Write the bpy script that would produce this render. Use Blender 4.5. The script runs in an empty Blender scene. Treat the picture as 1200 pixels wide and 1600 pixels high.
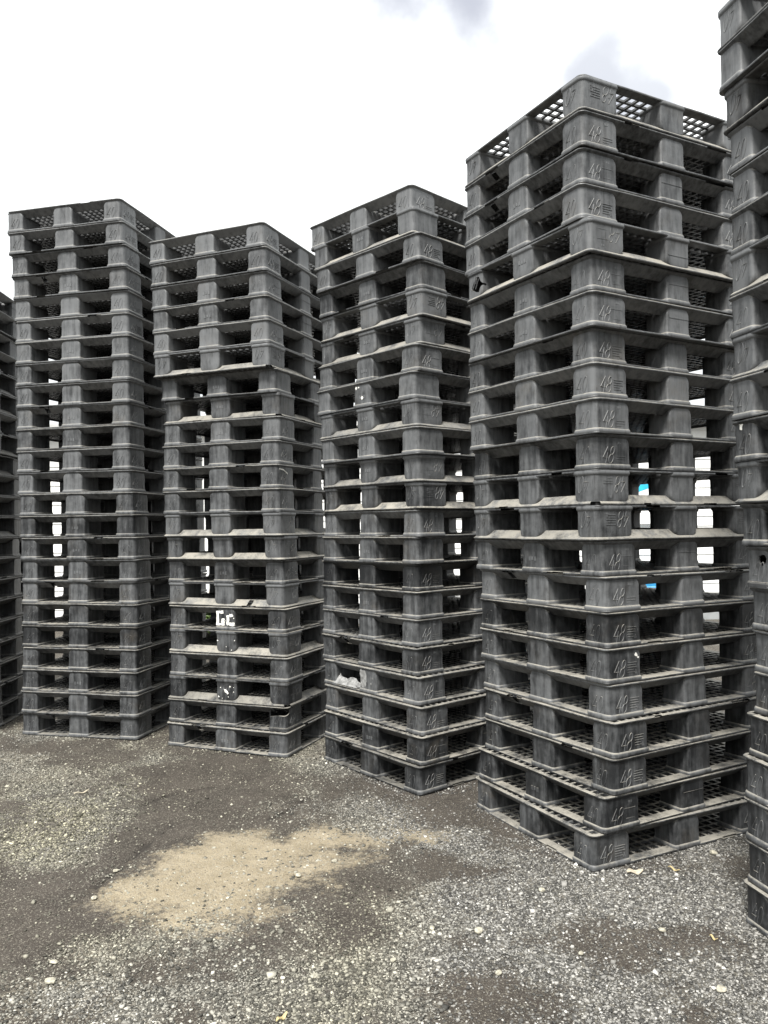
import bpy, bmesh, math, random
import numpy as np
from mathutils import Vector, Matrix
random.seed(7)
rng = np.random.default_rng(11)
R = math.radians
scene = bpy.context.scene
COL = scene.collection

# ------------------------------------------------------------------ camera
F_PX, PITCH, ROLL, EYE = 1249.1, 0.01799, -0.01244, 1.595
cam_d = bpy.data.cameras.new('camera')
cam = bpy.data.objects.new('camera', cam_d)
COL.objects.link(cam)
cam_d.sensor_fit = 'VERTICAL'
cam_d.sensor_height = 24.0
cam_d.lens = 24.0 * F_PX / 1600.0
cam_d.clip_start = 0.05
cam_d.clip_end = 2000
cam.matrix_world = (Matrix.Translation((0, 0, EYE)) @ Matrix.Rotation(math.pi / 2 + PITCH, 4, 'X')
                    @ Matrix.Rotation(ROLL, 4, 'Z'))
scene.camera = cam

# ------------------------------------------------------------------ sky, sun, exposure
SUN_EL, SUN_AZ = 55.0, 198.0          # azimuth clockwise from +Y: behind the camera, to its left
SUN_W, SKY_W, EXPOSURE = 4.4, 0.10, 0.62
ZENITH = 3.0
w = bpy.data.worlds.new("World")
scene.world = w
w.use_nodes = True
nt = w.node_tree
nt.nodes.clear()
N = nt.nodes.new
Lk = nt.links.new
out = N('ShaderNodeOutputWorld')
bg = N('ShaderNodeBackground')
bg.inputs['Strength'].default_value = SKY_W
sky = N('ShaderNodeTexSky')
sky.sky_type = 'NISHITA'
sky.sun_disc = False
sky.sun_elevation = R(SUN_EL)
sky.sun_rotation = R(SUN_AZ)
sky.air_density = 1.0
sky.dust_density = 2.0
tc = N('ShaderNodeTexCoord')
nrm = N('ShaderNodeVectorMath'); nrm.operation = 'NORMALIZE'
Lk(tc.outputs['Generated'], nrm.inputs[0])
wob = N('ShaderNodeTexNoise'); wob.inputs['Scale'].default_value = 9; wob.inputs['Detail'].default_value = 5
Lk(nrm.outputs[0], wob.inputs['Vector'])
wsub = N('ShaderNodeVectorMath'); wsub.operation = 'SUBTRACT'; wsub.inputs[1].default_value = (.5, .5, .5)
Lk(wob.outputs['Color'], wsub.inputs[0])
wsc = N('ShaderNodeVectorMath'); wsc.operation = 'SCALE'; wsc.inputs['Scale'].default_value = .12
Lk(wsub.outputs[0], wsc.inputs[0])
wadd = N('ShaderNodeVectorMath'); wadd.operation = 'ADD'
Lk(nrm.outputs[0], wadd.inputs[0]); Lk(wsc.outputs[0], wadd.inputs[1])
# thin places in the cloud, by direction
def gap(direction, radius, depth):
    v = Vector(direction).normalized()
    d = N('ShaderNodeVectorMath'); d.operation = 'DISTANCE'; d.inputs[1].default_value = v
    Lk(wadd.outputs[0], d.inputs[0])
    m = N('ShaderNodeMapRange'); m.interpolation_type = 'SMOOTHSTEP'
    m.inputs['From Min'].default_value = radius; m.inputs['From Max'].default_value = radius * .25
    m.inputs['To Min'].default_value = 0; m.inputs['To Max'].default_value = depth
    Lk(d.outputs['Value'], m.inputs['Value'])
    return m.outputs[0]
gaps = [gap((.095, 1, .688), .10, .95), gap((.03, 1, .690), .085, .9), gap((.137, 1, .545), .045, .45),
        gap((.30, 1, .570), .085, .8), gap((.35, 1, .55), .07, .75), gap((-.9, .6, .9), .3, .9), gap((.9, -.5, 1.1), .35, .9)]
veil = N('ShaderNodeTexNoise'); veil.inputs['Scale'].default_value = 3.2; veil.inputs['Detail'].default_value = 6
Lk(wadd.outputs[0], veil.inputs['Vector'])
vm = N('ShaderNodeMapRange'); vm.inputs['From Min'].default_value = .5; vm.inputs['From Max'].default_value = .8
vm.inputs['To Min'].default_value = 0; vm.inputs['To Max'].default_value = .30
Lk(veil.outputs['Fac'], vm.inputs['Value']); gaps.append(vm.outputs[0])
acc = gaps[0]
for g_ in gaps[1:]:
    mx = N('ShaderNodeMath'); mx.operation = 'MAXIMUM'
    Lk(acc, mx.inputs[0]); Lk(g_, mx.inputs[1]); acc = mx.outputs[0]
shade = N('ShaderNodeMixRGB')          # cloud: bright sheet, greyer where it thickens
shade.inputs[1].default_value = (7.0, 7.15, 7.05, 1)
shade.inputs[2].default_value = (1.95, 2.02, 2.3, 1)
Lk(acc, shade.inputs[0])
# an overcast dome is brighter overhead than at the horizon
sxyz = N('ShaderNodeSeparateXYZ'); Lk(nrm.outputs[0], sxyz.inputs[0])
zr = N('ShaderNodeMapRange'); zr.inputs['From Min'].default_value = 0; zr.inputs['From Max'].default_value = 1
zr.inputs['To Min'].default_value = 1.0; zr.inputs['To Max'].default_value = ZENITH
Lk(sxyz.outputs[2], zr.inputs['Value'])
dome = N('ShaderNodeVectorMath'); dome.operation = 'SCALE'
Lk(shade.outputs[0], dome.inputs[0]); Lk(zr.outputs[0], dome.inputs['Scale'])
mix = N('ShaderNodeMixRGB'); mix.inputs[0].default_value = .88
Lk(sky.outputs[0], mix.inputs[1]); Lk(dome.outputs[0], mix.inputs[2])
Lk(mix.outputs[0], bg.inputs[0]); Lk(bg.outputs[0], out.inputs[0])

sun_d = bpy.data.lights.new('sun', 'SUN')
sun_d.energy = SUN_W
sun_d.angle = R(14)
sun_d.color = (1, .97, .93)
sun = bpy.data.objects.new('sun', sun_d)
COL.objects.link(sun)
_e, _a = R(SUN_EL), R(SUN_AZ)
sd = Vector((math.sin(_a) * math.cos(_e), math.cos(_a) * math.cos(_e), math.sin(_e)))
sun.rotation_euler = sd.to_track_quat('Z', 'Y').to_euler()

scene.view_settings.view_transform = 'Standard'
scene.view_settings.look = 'None'
scene.view_settings.gamma = 1
scene.view_settings.use_curve_mapping = False
scene.view_settings.exposure = EXPOSURE
scene.cycles.max_bounces = 8
scene.cycles.diffuse_bounces = 2

# ------------------------------------------------------------------ helpers
def tag(o, label=None, cat=None, group=None, kind=None):
    if label: o['label'] = label
    if cat: o['category'] = cat
    if group: o['group'] = group
    if kind: o['kind'] = kind
    return o

def link(name, mesh, parent=None):
    o = bpy.data.objects.new(name, mesh)
    COL.objects.link(o)
    if parent: o.parent = parent
    return o

def empty(name, loc, rz=0):
    o = bpy.data.objects.new(name, None)
    o.empty_display_size = .1
    COL.objects.link(o)
    o.location = loc
    o.rotation_euler = (0, 0, rz)
    return o

class MB:
    """collects faces for one mesh"""
    def __init__(self): self.v = []; self.f = []; self.m = []
    def add(self, vs, fs, mi=0):
        b = len(self.v)
        self.v += [tuple(p) for p in vs]
        self.f += [tuple(b + i for i in f) for f in fs]
        self.m += [mi] * len(fs)
    def box(self, x0, x1, y0, y1, z0, z1, mi=0):
        vs = [(x, y, z) for z in (z0, z1) for y in (y0, y1) for x in (x0, x1)]
        self.add(vs, [(0, 2, 3, 1), (4, 5, 7, 6), (0, 1, 5, 4), (2, 6, 7, 3), (0, 4, 6, 2), (1, 3, 7, 5)], mi)
    def rings(self, rings, cap0=True, cap1=True, mi=0):
        n = len(rings[0]); vs = [p for r in rings for p in r]; fs = []
        for k in range(len(rings) - 1):
            for i in range(n):
                j = (i + 1) % n
                fs.append((k * n + i, k * n + j, (k + 1) * n + j, (k + 1) * n + i))
        if cap0: fs.append(tuple(reversed(range(n))))
        if cap1: fs.append(tuple((len(rings) - 1) * n + i for i in range(n)))
        self.add(vs, fs, mi)
    def tube(self, pts, r, n=6, mi=0):
        rings = []
        for i, p in enumerate(pts):
            p = Vector(p)
            t = (Vector(pts[min(i + 1, len(pts) - 1)]) - Vector(pts[max(i - 1, 0)])).normalized()
            a = t.cross(Vector((.31, .2, .93))).normalized(); b = t.cross(a)
            rr = r[i] if isinstance(r, (list, tuple)) else r
            rings.append([tuple(p + a * (rr * math.cos(k * 2 * math.pi / n)) + b * (rr * math.sin(k * 2 * math.pi / n))) for k in range(n)])
        self.rings(rings, True, True, mi)
    def mesh(self, name, mats, smooth=None):
        me = bpy.data.meshes.new(name)
        me.from_pydata(self.v, [], self.f)
        for m in mats: me.materials.append(m)
        me.polygons.foreach_set('material_index', self.m)
        me.update()
        bm = bmesh.new(); bm.from_mesh(me)
        bmesh.ops.recalc_face_normals(bm, faces=bm.faces)
        bm.to_mesh(me); bm.free()
        if smooth is not None:
            me.polygons.foreach_set('use_smooth', [True] * len(me.polygons))
            me.set_sharp_from_angle(angle=R(smooth))
        return me

def vnoise(x, y, seed=0):
    """value noise in 0..1"""
    r = np.random.default_rng(seed); T = r.random((256, 256))
    xi = np.floor(x).astype(int); yi = np.floor(y).astype(int)
    fx = x - xi; fy = y - yi
    fx = fx * fx * (3 - 2 * fx); fy = fy * fy * (3 - 2 * fy)
    g = lambda a, b: T[a & 255, b & 255]
    return (g(xi, yi) * (1 - fx) + g(xi + 1, yi) * fx) * (1 - fy) + (g(xi, yi + 1) * (1 - fx) + g(xi + 1, yi + 1) * fx) * fy
def fbm(x, y, scale, octv=4, seed=0):
    s = 0; a = 1; t = 0
    for k in range(octv):
        s = s + a * vnoise(x * scale * 2 ** k + 17.3 * k, y * scale * 2 ** k - 9.1 * k, seed + k); t += a; a *= .55
    return s / t

def ground_z(x, y):
    """the yard slopes up very slightly away from the camera"""
    return 0.0115 * (np.clip(y, 0, 7.5) - 4.9)

# ------------------------------------------------------------------ materials
def new_mat(name):
    m = bpy.data.materials.new(name); m.use_nodes = True
    nt = m.node_tree; b = nt.nodes['Principled BSDF']
    return m, nt, b
def nd(nt, kind, **kw):
    n = nt.nodes.new(kind)
    for k, v in kw.items():
        if k in n.inputs: n.inputs[k].default_value = v
        else: setattr(n, k, v)
    return n
def ramp(nt, src, a, b, lo=0., hi=1.):
    m = nd(nt, 'ShaderNodeMapRange'); m.interpolation_type = 'SMOOTHSTEP'
    m.inputs['From Min'].default_value = a; m.inputs['From Max'].default_value = b
    m.inputs['To Min'].default_value = lo; m.inputs['To Max'].default_value = hi
    nt.links.new(src, m.inputs['Value']); return m.outputs[0]
def math_(nt, op, a, b=None):
    m = nd(nt, 'ShaderNodeMath', operation=op)
    for i, s in enumerate((a, b)):
        if s is None: continue
        if isinstance(s, (int, float)): m.inputs[i].default_value = s
        else: nt.links.new(s, m.inputs[i])
    return m.outputs[0]
def mixc(nt, fac, a, b):
    m = nd(nt, 'ShaderNodeMixRGB')
    for i, s in enumerate((fac, a, b)):
        if isinstance(s, (int, float)): m.inputs[i].default_value = s
        elif isinstance(s, tuple): m.inputs[i].default_value = s + (1,)
        else: nt.links.new(s, m.inputs[i])
    return m.outputs[0]

def plastic(name, lift=0.0):
    """dark recycled plastic, chalky with wear; Object colour: R tone, G dust, B seed"""
    m, nt, b = new_mat(name)
    L = nt.links.new
    tc = nd(nt, 'ShaderNodeTexCoord'); oi = nd(nt, 'ShaderNodeObjectInfo')
    sep = nd(nt, 'ShaderNodeSeparateColor'); L(oi.outputs['Color'], sep.inputs[0])
    sv = nd(nt, 'ShaderNodeCombineXYZ')
    for i in range(3): L(math_(nt, 'MULTIPLY', sep.outputs[2], (37., 53., 29.)[i]), sv.inputs[i])
    ad = nd(nt, 'ShaderNodeVectorMath', operation='ADD'); L(tc.outputs['Object'], ad.inputs[0]); L(sv.outputs[0], ad.inputs[1])
    def noise(scale, detail, vec=None, rough=.6):
        n = nd(nt, 'ShaderNodeTexNoise', Scale=scale, Detail=detail, Roughness=rough)
        L(vec if vec else ad.outputs[0], n.inputs['Vector']); return n.outputs['Fac']
    st = nd(nt, 'ShaderNodeVectorMath', operation='MULTIPLY'); st.inputs[1].default_value = (34, 34, 5)
    L(ad.outputs[0], st.inputs[0])
    big = noise(5, 5); streak = noise(1, 4, st.outputs[0]); fine = noise(120, 3); mid = noise(26, 6, rough=.7)
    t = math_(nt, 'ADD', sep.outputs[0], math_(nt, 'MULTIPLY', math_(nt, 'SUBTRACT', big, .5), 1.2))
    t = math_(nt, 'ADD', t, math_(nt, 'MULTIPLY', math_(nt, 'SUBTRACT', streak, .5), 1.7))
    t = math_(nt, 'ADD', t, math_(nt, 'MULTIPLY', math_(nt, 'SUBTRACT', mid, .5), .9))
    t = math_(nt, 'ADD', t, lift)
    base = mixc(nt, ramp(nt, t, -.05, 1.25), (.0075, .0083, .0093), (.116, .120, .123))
    # scuffs: pale chalky scratches and black oily streaks
    sc = nd(nt, 'ShaderNodeVectorMath', operation='MULTIPLY'); sc.inputs[1].default_value = (90, 90, 22)
    L(ad.outputs[0], sc.inputs[0])
    scuff = ramp(nt, noise(1, 6, sc.outputs[0], .75), .60, .74)
    base = mixc(nt, math_(nt, 'MULTIPLY', scuff, .30), base, (.20, .203, .205))
    dark = ramp(nt, noise(1.3, 3, st.outputs[0]), .60, .72)
    base = mixc(nt, math_(nt, 'MULTIPLY', dark, .55), base, (.022, .022, .023))
    mudf = ramp(nt, noise(4.2, 6, rough=.72), .50, .72)
    base = mixc(nt, math_(nt, 'MULTIPLY', mudf, math_(nt, 'MULTIPLY', sep.outputs[2], .42)), base, (.088, .076, .060))
    # dust lying on whatever faces up
    ge = nd(nt, 'ShaderNodeNewGeometry'); sx = nd(nt, 'ShaderNodeSeparateXYZ'); L(ge.outputs['Normal'], sx.inputs[0])
    up = ramp(nt, sx.outputs[2], .25, .8)
    dn = ramp(nt, math_(nt, 'ADD', noise(9, 6, rough=.7), math_(nt, 'MULTIPLY', math_(nt, 'SUBTRACT', fine, .5), .35)), .28, .62)
    df = math_(nt, 'MULTIPLY', math_(nt, 'MULTIPLY', up, dn), sep.outputs[1])
    dustc = mixc(nt, big, (.20, .19, .165), (.31, .29, .245))
    base = mixc(nt, df, base, dustc)
    L(base, b.inputs['Base Color'])
    L(ramp(nt, math_(nt, 'ADD', math_(nt, 'MULTIPLY', mid, .5), math_(nt, 'MULTIPLY', df, .5)), .1, .7, .46, .8), b.inputs['Roughness'])
    b.inputs['Specular IOR Level'].default_value = .42
    bp = nd(nt, 'ShaderNodeBump', Strength=.25, Distance=.003)
    L(math_(nt, 'ADD', math_(nt, 'MULTIPLY', mid, .7), math_(nt, 'MULTIPLY', fine, .25)), bp.inputs['Height'])
    L(bp.outputs[0], b.inputs['Normal'])
    return m

def simple(name, col, rough=.6, var=.25, scale=8, bump=.0, col2=None):
    m, nt, b = new_mat(name); L = nt.links.new
    tc = nd(nt, 'ShaderNodeTexCoord')
    n = nd(nt, 'ShaderNodeTexNoise', Scale=scale, Detail=6, Roughness=.65); L(tc.outputs['Object'], n.inputs['Vector'])
    lo = tuple(c * (1 - var) for c in col); hi = col2 or tuple(min(1, c * (1 + var)) for c in col)
    L(mixc(nt, ramp(nt, n.outputs['Fac'], .3, .7), lo, hi), b.inputs['Base Color'])
    b.inputs['Roughness'].default_value = rough
    if bump:
        bp = nd(nt, 'ShaderNodeBump', Strength=bump, Distance=.01); L(n.outputs['Fac'], bp.inputs['Height']); L(bp.outputs[0], b.inputs['Normal'])
    return m

M_PL = plastic('black_plastic')
M_LT = plastic('worn_plastic', .34)
M_PAINT = simple('white_paint', (.72, .71, .66), .6, .2, 60)
M_WRAP = simple('torn_wrap', (.20, .20, .195), .6, .5, 30, .4)
M_SIDING = simple('white_siding', (.80, .80, .78), .5, .06, 3)
M_TRIM = simple('grey_trim', (.25, .26, .26), .5, .15, 5)
M_ROOF = simple('roof_sheet', (.42, .42, .41), .5, .15, 4)
M_BLUE = simple('blue_plastic', (.03, .24, .48), .4, .2, 6)
M_CYAN = simple('cyan_paint', (.02, .40, .62), .5, .15, 6)
M_BARK = simple('bark', (.10, .075, .05), .9, .4, 20, .6)
M_LEAF = simple('leaf', (.055, .10, .022), .6, .5, 3, col2=(.12, .19, .04))
M_GRASS = simple('grass_blade', (.10, .15, .03), .7, .4, 2)
M_STRAW = simple('straw', (.40, .32, .16), .7, .3, 40)
M_DRYLEAF = simple('dry_leaf', (.42, .37, .28), .7, .25, 60)
M_ROCK = simple('pale_rock', (.33, .31, .245), .9, .35, 45, .8)

# ------------------------------------------------------------------ the pallet: one kind, built once
PX, PY, PITCH_Z, PH = 1.219, 1.016, 0.16973, 0.1680   # 48 in, 40 in, stacking pitch, own height
HX, HY = PX / 2, PY / 2

def outline(hx, hy, r, n=7):
    pts = []
    for cx, cy, a0 in ((hx - r, hy - r, 0), (-hx + r, hy - r, 90), (-hx + r, -hy + r, 180), (hx - r, -hy + r, 270)):
        for k in range(n + 1):
            a = R(a0 + 90 * k / n); pts.append((cx + r * math.cos(a), cy + r * math.sin(a)))
    # straight runs get extra points so that they can bow
    out_ = []
    for i, p in enumerate(pts):
        q = pts[(i + 1) % len(pts)]; out_.append(p)
        d = math.hypot(q[0] - p[0], q[1] - p[1])
        if d > .2:
            m = 24
            for k in range(1, m): out_.append((p[0] + (q[0] - p[0]) * k / m, p[1] + (q[1] - p[1]) * k / m))
    return out_

def lattice(mb, xs, ys, rib, z1, depth):
    h = rib / 2
    for i in range(len(xs) - 1):
        for j in range(len(ys) - 1):
            x0, x1, y0, y1 = xs[i], xs[i + 1], ys[j], ys[j + 1]
            z0 = z1 - depth(i, j)
            O = [(x0, y0), (x1, y0), (x1, y1), (x0, y1)]
            I = [(x0 + h, y0 + h), (x1 - h, y0 + h), (x1 - h, y1 - h), (x0 + h, y1 - h)]
            vs = [(a, b, z1) for a, b in O] + [(a, b, z1) for a, b in I] + [(a, b, z0) for a, b in I] + [(a, b, z0) for a, b in O]
            fs = []
            for k in range(4):
                l = (k + 1) % 4
                fs += [(k, l, 4 + l, 4 + k), (4 + k, 4 + l, 8 + l, 8 + k), (8 + k, 8 + l, 12 + l, 12 + k)]
            mb.add(vs, fs)

def bow(me, seed, amp):
    """slight warping of a used deck"""
    n = len(me.vertices); co = np.empty(n * 3); me.vertices.foreach_get('co', co); co = co.reshape(-1, 3)
    co[:, 2] += amp * (fbm(co[:, 0] + 3.1 * seed + 20, co[:, 1] + 20, 3.2, 2, 40 + seed) - .5) * 2
    me.vertices.foreach_set('co', co.ravel()); me.update()

def top_deck_mesh(seed):
    mb = MB(); z = PH; b = .016
    ol = outline(HX, HY, .034)
    def ring(off, zz):
        kx, ky = (HX - off) / HX, (HY - off) / HY
        return [(x * kx, y * ky, zz) for x, y in ol]
    def inner(off, zz):
        return [(max(-HX + off, min(HX - off, x)), max(-HY + off, min(HY - off, y)), zz) for x, y in ol]
    mb.rings([inner(b, z), ring(.004, z), ring(.0008, z - .003), ring(0, z - .007), ring(.003, z - .0105),
              inner(.046, z - .047), inner(.052, z - .050), inner(.058, z - .044)], False, False)
    xs = np.linspace(-HX + b, HX - b, 26); ys = np.linspace(-HY + b, HY - b, 22)
    nx, ny = len(xs) - 1, len(ys) - 1
    lattice(mb, xs, ys, .0115, z, lambda i, j: .011 if i in (0, nx - 1) or j in (0, ny - 1) else .040)
    me = mb.mesh('top_deck', [M_PL]); bow(me, seed, .0035); return me

def chipped(me, seed, spots):
    """bites broken out of a deck rim"""
    me = me.copy(); bm = bmesh.new(); bm.from_mesh(me); r_ = random.Random(seed); dead = []
    for (cx, cy, rx, ry) in spots:
        ph = r_.uniform(0, 6)
        for f in bm.faces:
            c = f.calc_center_median(); dx, dy = (c.x - cx) / rx, (c.y - cy) / ry
            if dx * dx + dy * dy < 1 + .35 * math.sin(7 * math.atan2(dy, dx) + ph): dead.append(f)
    bmesh.ops.delete(bm, geom=list(set(dead)), context='FACES'); bm.to_mesh(me); bm.free(); return me

def bottom_deck_mesh(seed):
    mb = MB(); b = .052
    ol = outline(HX - .004, HY - .004, .032)
    def ring(off, zz):
        kx, ky = (HX - off) / HX, (HY - off) / HY
        return [(x * kx, y * ky, zz) for x, y in ol]
    def inner(off, zz):
        return [(max(-HX + off, min(HX - off, x)), max(-HY + off, min(HY - off, y)), zz) for x, y in ol]
    mb.rings([inner(b, .0105), ring(.006, .0105), ring(.001, .0088), ring(0, .005), ring(.001, .001), inner(b, .0)], False, False)
    xs = np.linspace(-HX + b, HX - b, 22); ys = np.linspace(-HY + b, HY - b, 18)
    lattice(mb, xs, ys, .0145, .0105, lambda i, j: .0105)
    me = mb.mesh('bottom_deck', [M_PL]); bow(me, seed + 9, .003); return me

def rr(x0, x1, y0, y1, rad, out_=0.0, n=5):
    """rounded rectangle; rad per corner in order (+x+y, -x+y, -x-y, +x-y)"""
    pts = []
    for (cx, cy, a0, r) in ((x1, y1, 0, rad[0]), (x0, y1, 90, rad[1]), (x0, y0, 180, rad[2]), (x1, y0, 270, rad[3])):
        sx = 1 if cx == x1 else -1; sy = 1 if cy == y1 else -1
        ox, oy = cx - sx * r, cy - sy * r
        for k in range(n + 1):
            a = R(a0 + 90 * k / n); pts.append((ox + (r + out_) * math.cos(a), oy + (r + out_) * math.sin(a)))
    return pts

def digits(txt, hgt=.080, r=.0022):
    """raised sloping figures, drawn with a round bead"""
    mb = MB(); adv = .036; x = -adv * (len(txt) - 1) / 2; sh = .26
    def line(pts):
        mb.tube([(px_ + sh * py_, py_, 0) for px_, py_ in pts], r, 6, 1)
    def oval(cx, cy, a, b_, n=16):
        line([(cx + a * math.cos(2 * math.pi * k / n), cy + b_ * math.sin(2 * math.pi * k / n)) for k in range(n + 1)])
    H2 = hgt / 2
    for ch in txt:
        if ch == '4':
            line([(x + .004, H2), (x - .013, -.012), (x + .015, -.012)]); line([(x + .009, .012), (x + .009, -H2)])
        elif ch == '0': oval(x, 0, .0135, H2)
        else: oval(x, H2 * .52, .0105, H2 * .48); oval(x, -H2 * .46, .0135, H2 * .54)
        x += adv
    return [Vector(v) for v in mb.v], mb.f
T40, T48 = digits('40'), digits('48')

def put_text(mb, T, origin, right, sx=1.0, mi=1):
    o = Vector(origin); r = Vector(right); up = Vector((0, 0, 1)); n = r.cross(up)
    mb.add([o + r * (v.x * sx) + up * v.y + n * v.z for v in T[0]], T[1], mi)

B_XC, B_XM, B_YC, B_YM, INS = .225, .167, .144, .168, .011
def block_span(i, j):
    x = {-1: (-HX + INS, -HX + INS + B_XC), 0: (-B_XM / 2, B_XM / 2), 1: (HX - INS - B_XC, HX - INS)}[i]
    y = {-1: (-HY + INS, -HY + INS + B_YC), 0: (-B_YM / 2, B_YM / 2), 1: (HY - INS - B_YC, HY - INS)}[j]
    if i != 0 and j == 0: x = (x[0], x[0] + B_XC) if i < 0 else (x[1] - B_XC, x[1])
    return x + y

def block_mesh(i, j, variant=0, hollow=False, blank=False):
    mb = MB()
    x0, x1, y0, y1 = block_span(i, j)
    rad = [.014] * 4
    if i and j: rad[{(1, 1): 0, (-1, 1): 1, (-1, -1): 2, (1, -1): 3}[(i, j)]] = .029
    # (outset, height): flange bead at the foot, straight wall, slight flare into the top deck
    prof = [(.0045, .0016), (.0075, .006), (.0078, .017), (.005, .0225), (.0012, .026), (0, .034), (-.001, .08), (0, .112)]
    prof += [(0, z) for z in (.122, .131, .139, .146, .1505, .153)]
    def shrink(z):
        q = max(0, z - .117) / .0365
        return .036 * (1 - math.sqrt(max(0, 1 - min(1, q) ** 2))) * .85
    rings = []
    for o, z in prof:
        t = shrink(z)                     # sides facing an opening curve in under the deck; outer faces stay flush
        ax0 = x0 + (t if i >= 0 else 0); ax1 = x1 - (t if i <= 0 else 0)
        ay0 = y0 + (t if j >= 0 else 0); ay1 = y1 - (t if j <= 0 else 0)
        rings.append([(x, y, z) for x, y in rr(ax0, ax1, ay0, ay1, rad, o)])
    if hollow:
        inner = [[(x, y, z) for x, y in rr(x0 + (.03 if i >= 0 else 0) * q, x1 - (.03 if i <= 0 else 0) * q, y0 + (.03 if j >= 0 else 0) * q, y1 - (.03 if j <= 0 else 0) * q, rad, -.0065)] for z, q in ((.153, 1), (.135, .2), (.115, 0), (.016, 0))]
        mb.rings(rings + inner, True, True)
    else:
        mb.rings(rings[:5], True, False, 1); mb.rings(rings[4:], False, True, 0)
    if blank: return mb
    ft = .0004
    if i and j:                                    # raised numbers on the corner blocks
        zc = (.066, .064, .069)[variant]; sunk = (.0002, -.0009, -.0003)[variant]      # some castings are fainter
        yc = (y0 + y1) / 2 - j * .006
        if i < 0: put_text(mb, T40, (x0 - sunk, yc, zc), (0, -1, 0))
        else: put_text(mb, T40, (x1 + sunk, yc, zc), (0, 1, 0))
        s = 1 if j < 0 else -1                      # reading direction along x
        face = y0 - sunk if j < 0 else y1 + sunk
        # number sits on the left of the block as you read it, fine print beside it
        lx = x0 + .082 if s > 0 else x1 - .082
        if i * s > 0: lx = (x0 + .062) if s > 0 else (x1 - .062)
        put_text(mb, T48, (lx, face, zc), (s, 0, 0), 1.08)
        fx = lx + s * .050
        d0, d1 = (face - .0016, face + .003) if j < 0 else (face - .003, face + .0016)
        def bar(a, b, z, h=.0024):
            xa, xb = sorted((fx + s * a, fx + s * b)); mb.box(xa, xb, d0, d1, z - h / 2, z + h / 2, 1)
        if variant == 0:
            for k, ln in enumerate((.062, .054, .060, .040, .050)): bar(0, ln, .092 - k * .0115)
            bar(.048, .062, .040, .007); bar(.054, .058, .047, .016)
        elif variant == 1:
            bar(-.006, .066, .094); bar(.004, .058, .047); bar(.02, .03, .125, .010)
            bar(.034, .042, .125, .010)
        else:
            for k, ln in enumerate((.060, .060, .036)): bar(0, ln, .064 - k * .012)
            bar(.008, .020, .128, .012); bar(.024, .030, .126, .006)
    elif i == 0 and j:
        face = y0 if j < 0 else y1
        d0, d1 = (face - .0014, face + .003) if j < 0 else (face - .003, face + .0014)
        if variant == 1: mb.box(x0 + .012, x1 - .012, d0, d1, .0995, .1015, 0)
    elif j == 0 and i and variant != 2:
        face = x0 if i < 0 else x1
        d0, d1 = (face - .0014, face + .003) if i < 0 else (face - .003, face + .0014)
        for k in range(3): mb.box(d0, d1, -.028 + k * .022, -.014 + k * .022, .060 + .004 * (k % 2), .082, 1) if variant == 1 else None
    return mb

def block_final(i, j, **k): return block_mesh(i, j, **k).mesh('block', [M_PL, M_LT], 38)

def bitten(i, j, cutter_mb, variant=0):
    """a hollow corner block with a jagged piece broken out of it"""
    a = link('tmp_a', block_mesh(i, j, variant=variant, hollow=True, blank=True).mesh('block', [M_PL, M_LT], 38))
    c = link('tmp_c', cutter_mb.mesh('cut', [M_PL]))
    md = a.modifiers.new('b', 'BOOLEAN'); md.operation = 'DIFFERENCE'; md.solver = 'EXACT'; md.object = c
    bpy.context.view_layer.update()
    me = bpy.data.meshes.new_from_object(a.evaluated_get(bpy.context.evaluated_depsgraph_get()))
    bpy.data.objects.remove(a); bpy.data.objects.remove(c)
    # raised numbers that survive below the break
    t = block_mesh(i, j, variant=variant)
    mb = MB(); k = [f for f, m in zip(t.f, t.m) if m == 1]
    keep = sorted({v for f in k for v in f}); idx = {v: n for n, v in enumerate(keep)}
    mb.add([t.v[v] for v in keep], [tuple(idx[v] for v in f) for f in k], 1)
    tm = mb.mesh('t', [M_PL, M_LT])
    bm = bmesh.new(); bm.from_mesh(me); bm.from_mesh(tm); bm.to_mesh(me); bm.free()
    me.name = 'broken_block'
    me.polygons.foreach_set('use_smooth', [False] * len(me.polygons))
    if len(me.materials) < 2: me.materials.append(M_LT)
    return me

TOPS = [top_deck_mesh(s) for s in range(3)]
BOTS = [bottom_deck_mesh(s) for s in range(3)]
TOPS += [chipped(TOPS[1], 3, [(-HX, .22, .022, .05), (.31, -HY, .06, .020), (-.30, -HY, .035, .016)]),
         chipped(TOPS[2], 8, [(-HX, -.20, .018, .06), (.20, HY, .05, .02), (-.26, HY, .03, .02), (-HX + .01, HY - .02, .03, .03)])]
BOTS += [chipped(BOTS[1], 5, [(-HX, -.19, .02, .05), (.27, -HY, .07, .018), (-.22, HY, .05, .02)]),
         chipped(BOTS[2], 6, [(-HX, .24, .025, .04), (-.29, -HY, .05, .016), (.3, HY, .05, .02)])]
BLOCKS = [{(i, j): block_final(i, j, variant=v) for i in (-1, 0, 1) for j in (-1, 0, 1)} for v in range(3)]
BLOCKS.append({(i, j): (block_mesh(i, j, blank=True).mesh('block', [M_PL, M_LT], 38) if i and j else BLOCKS[1][(i, j)]) for i in (-1, 0, 1) for j in (-1, 0, 1)})   # worn smooth

def first_pallet():
    root = empty('plastic_pallet', (0, 0, 0))
    link('top_deck', TOPS[0], root); link('bottom_deck', BOTS[0], root)
    for i in (-1, 0, 1):
        for j in (-1, 0, 1):
            b = link('block', BLOCKS[0][(i, j)], root); b['_ij'] = (i + 1) * 3 + j + 1
    return root
PROTO = first_pallet()
PROTO_PARTS = list(PROTO.children)
proto_used = False

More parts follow.
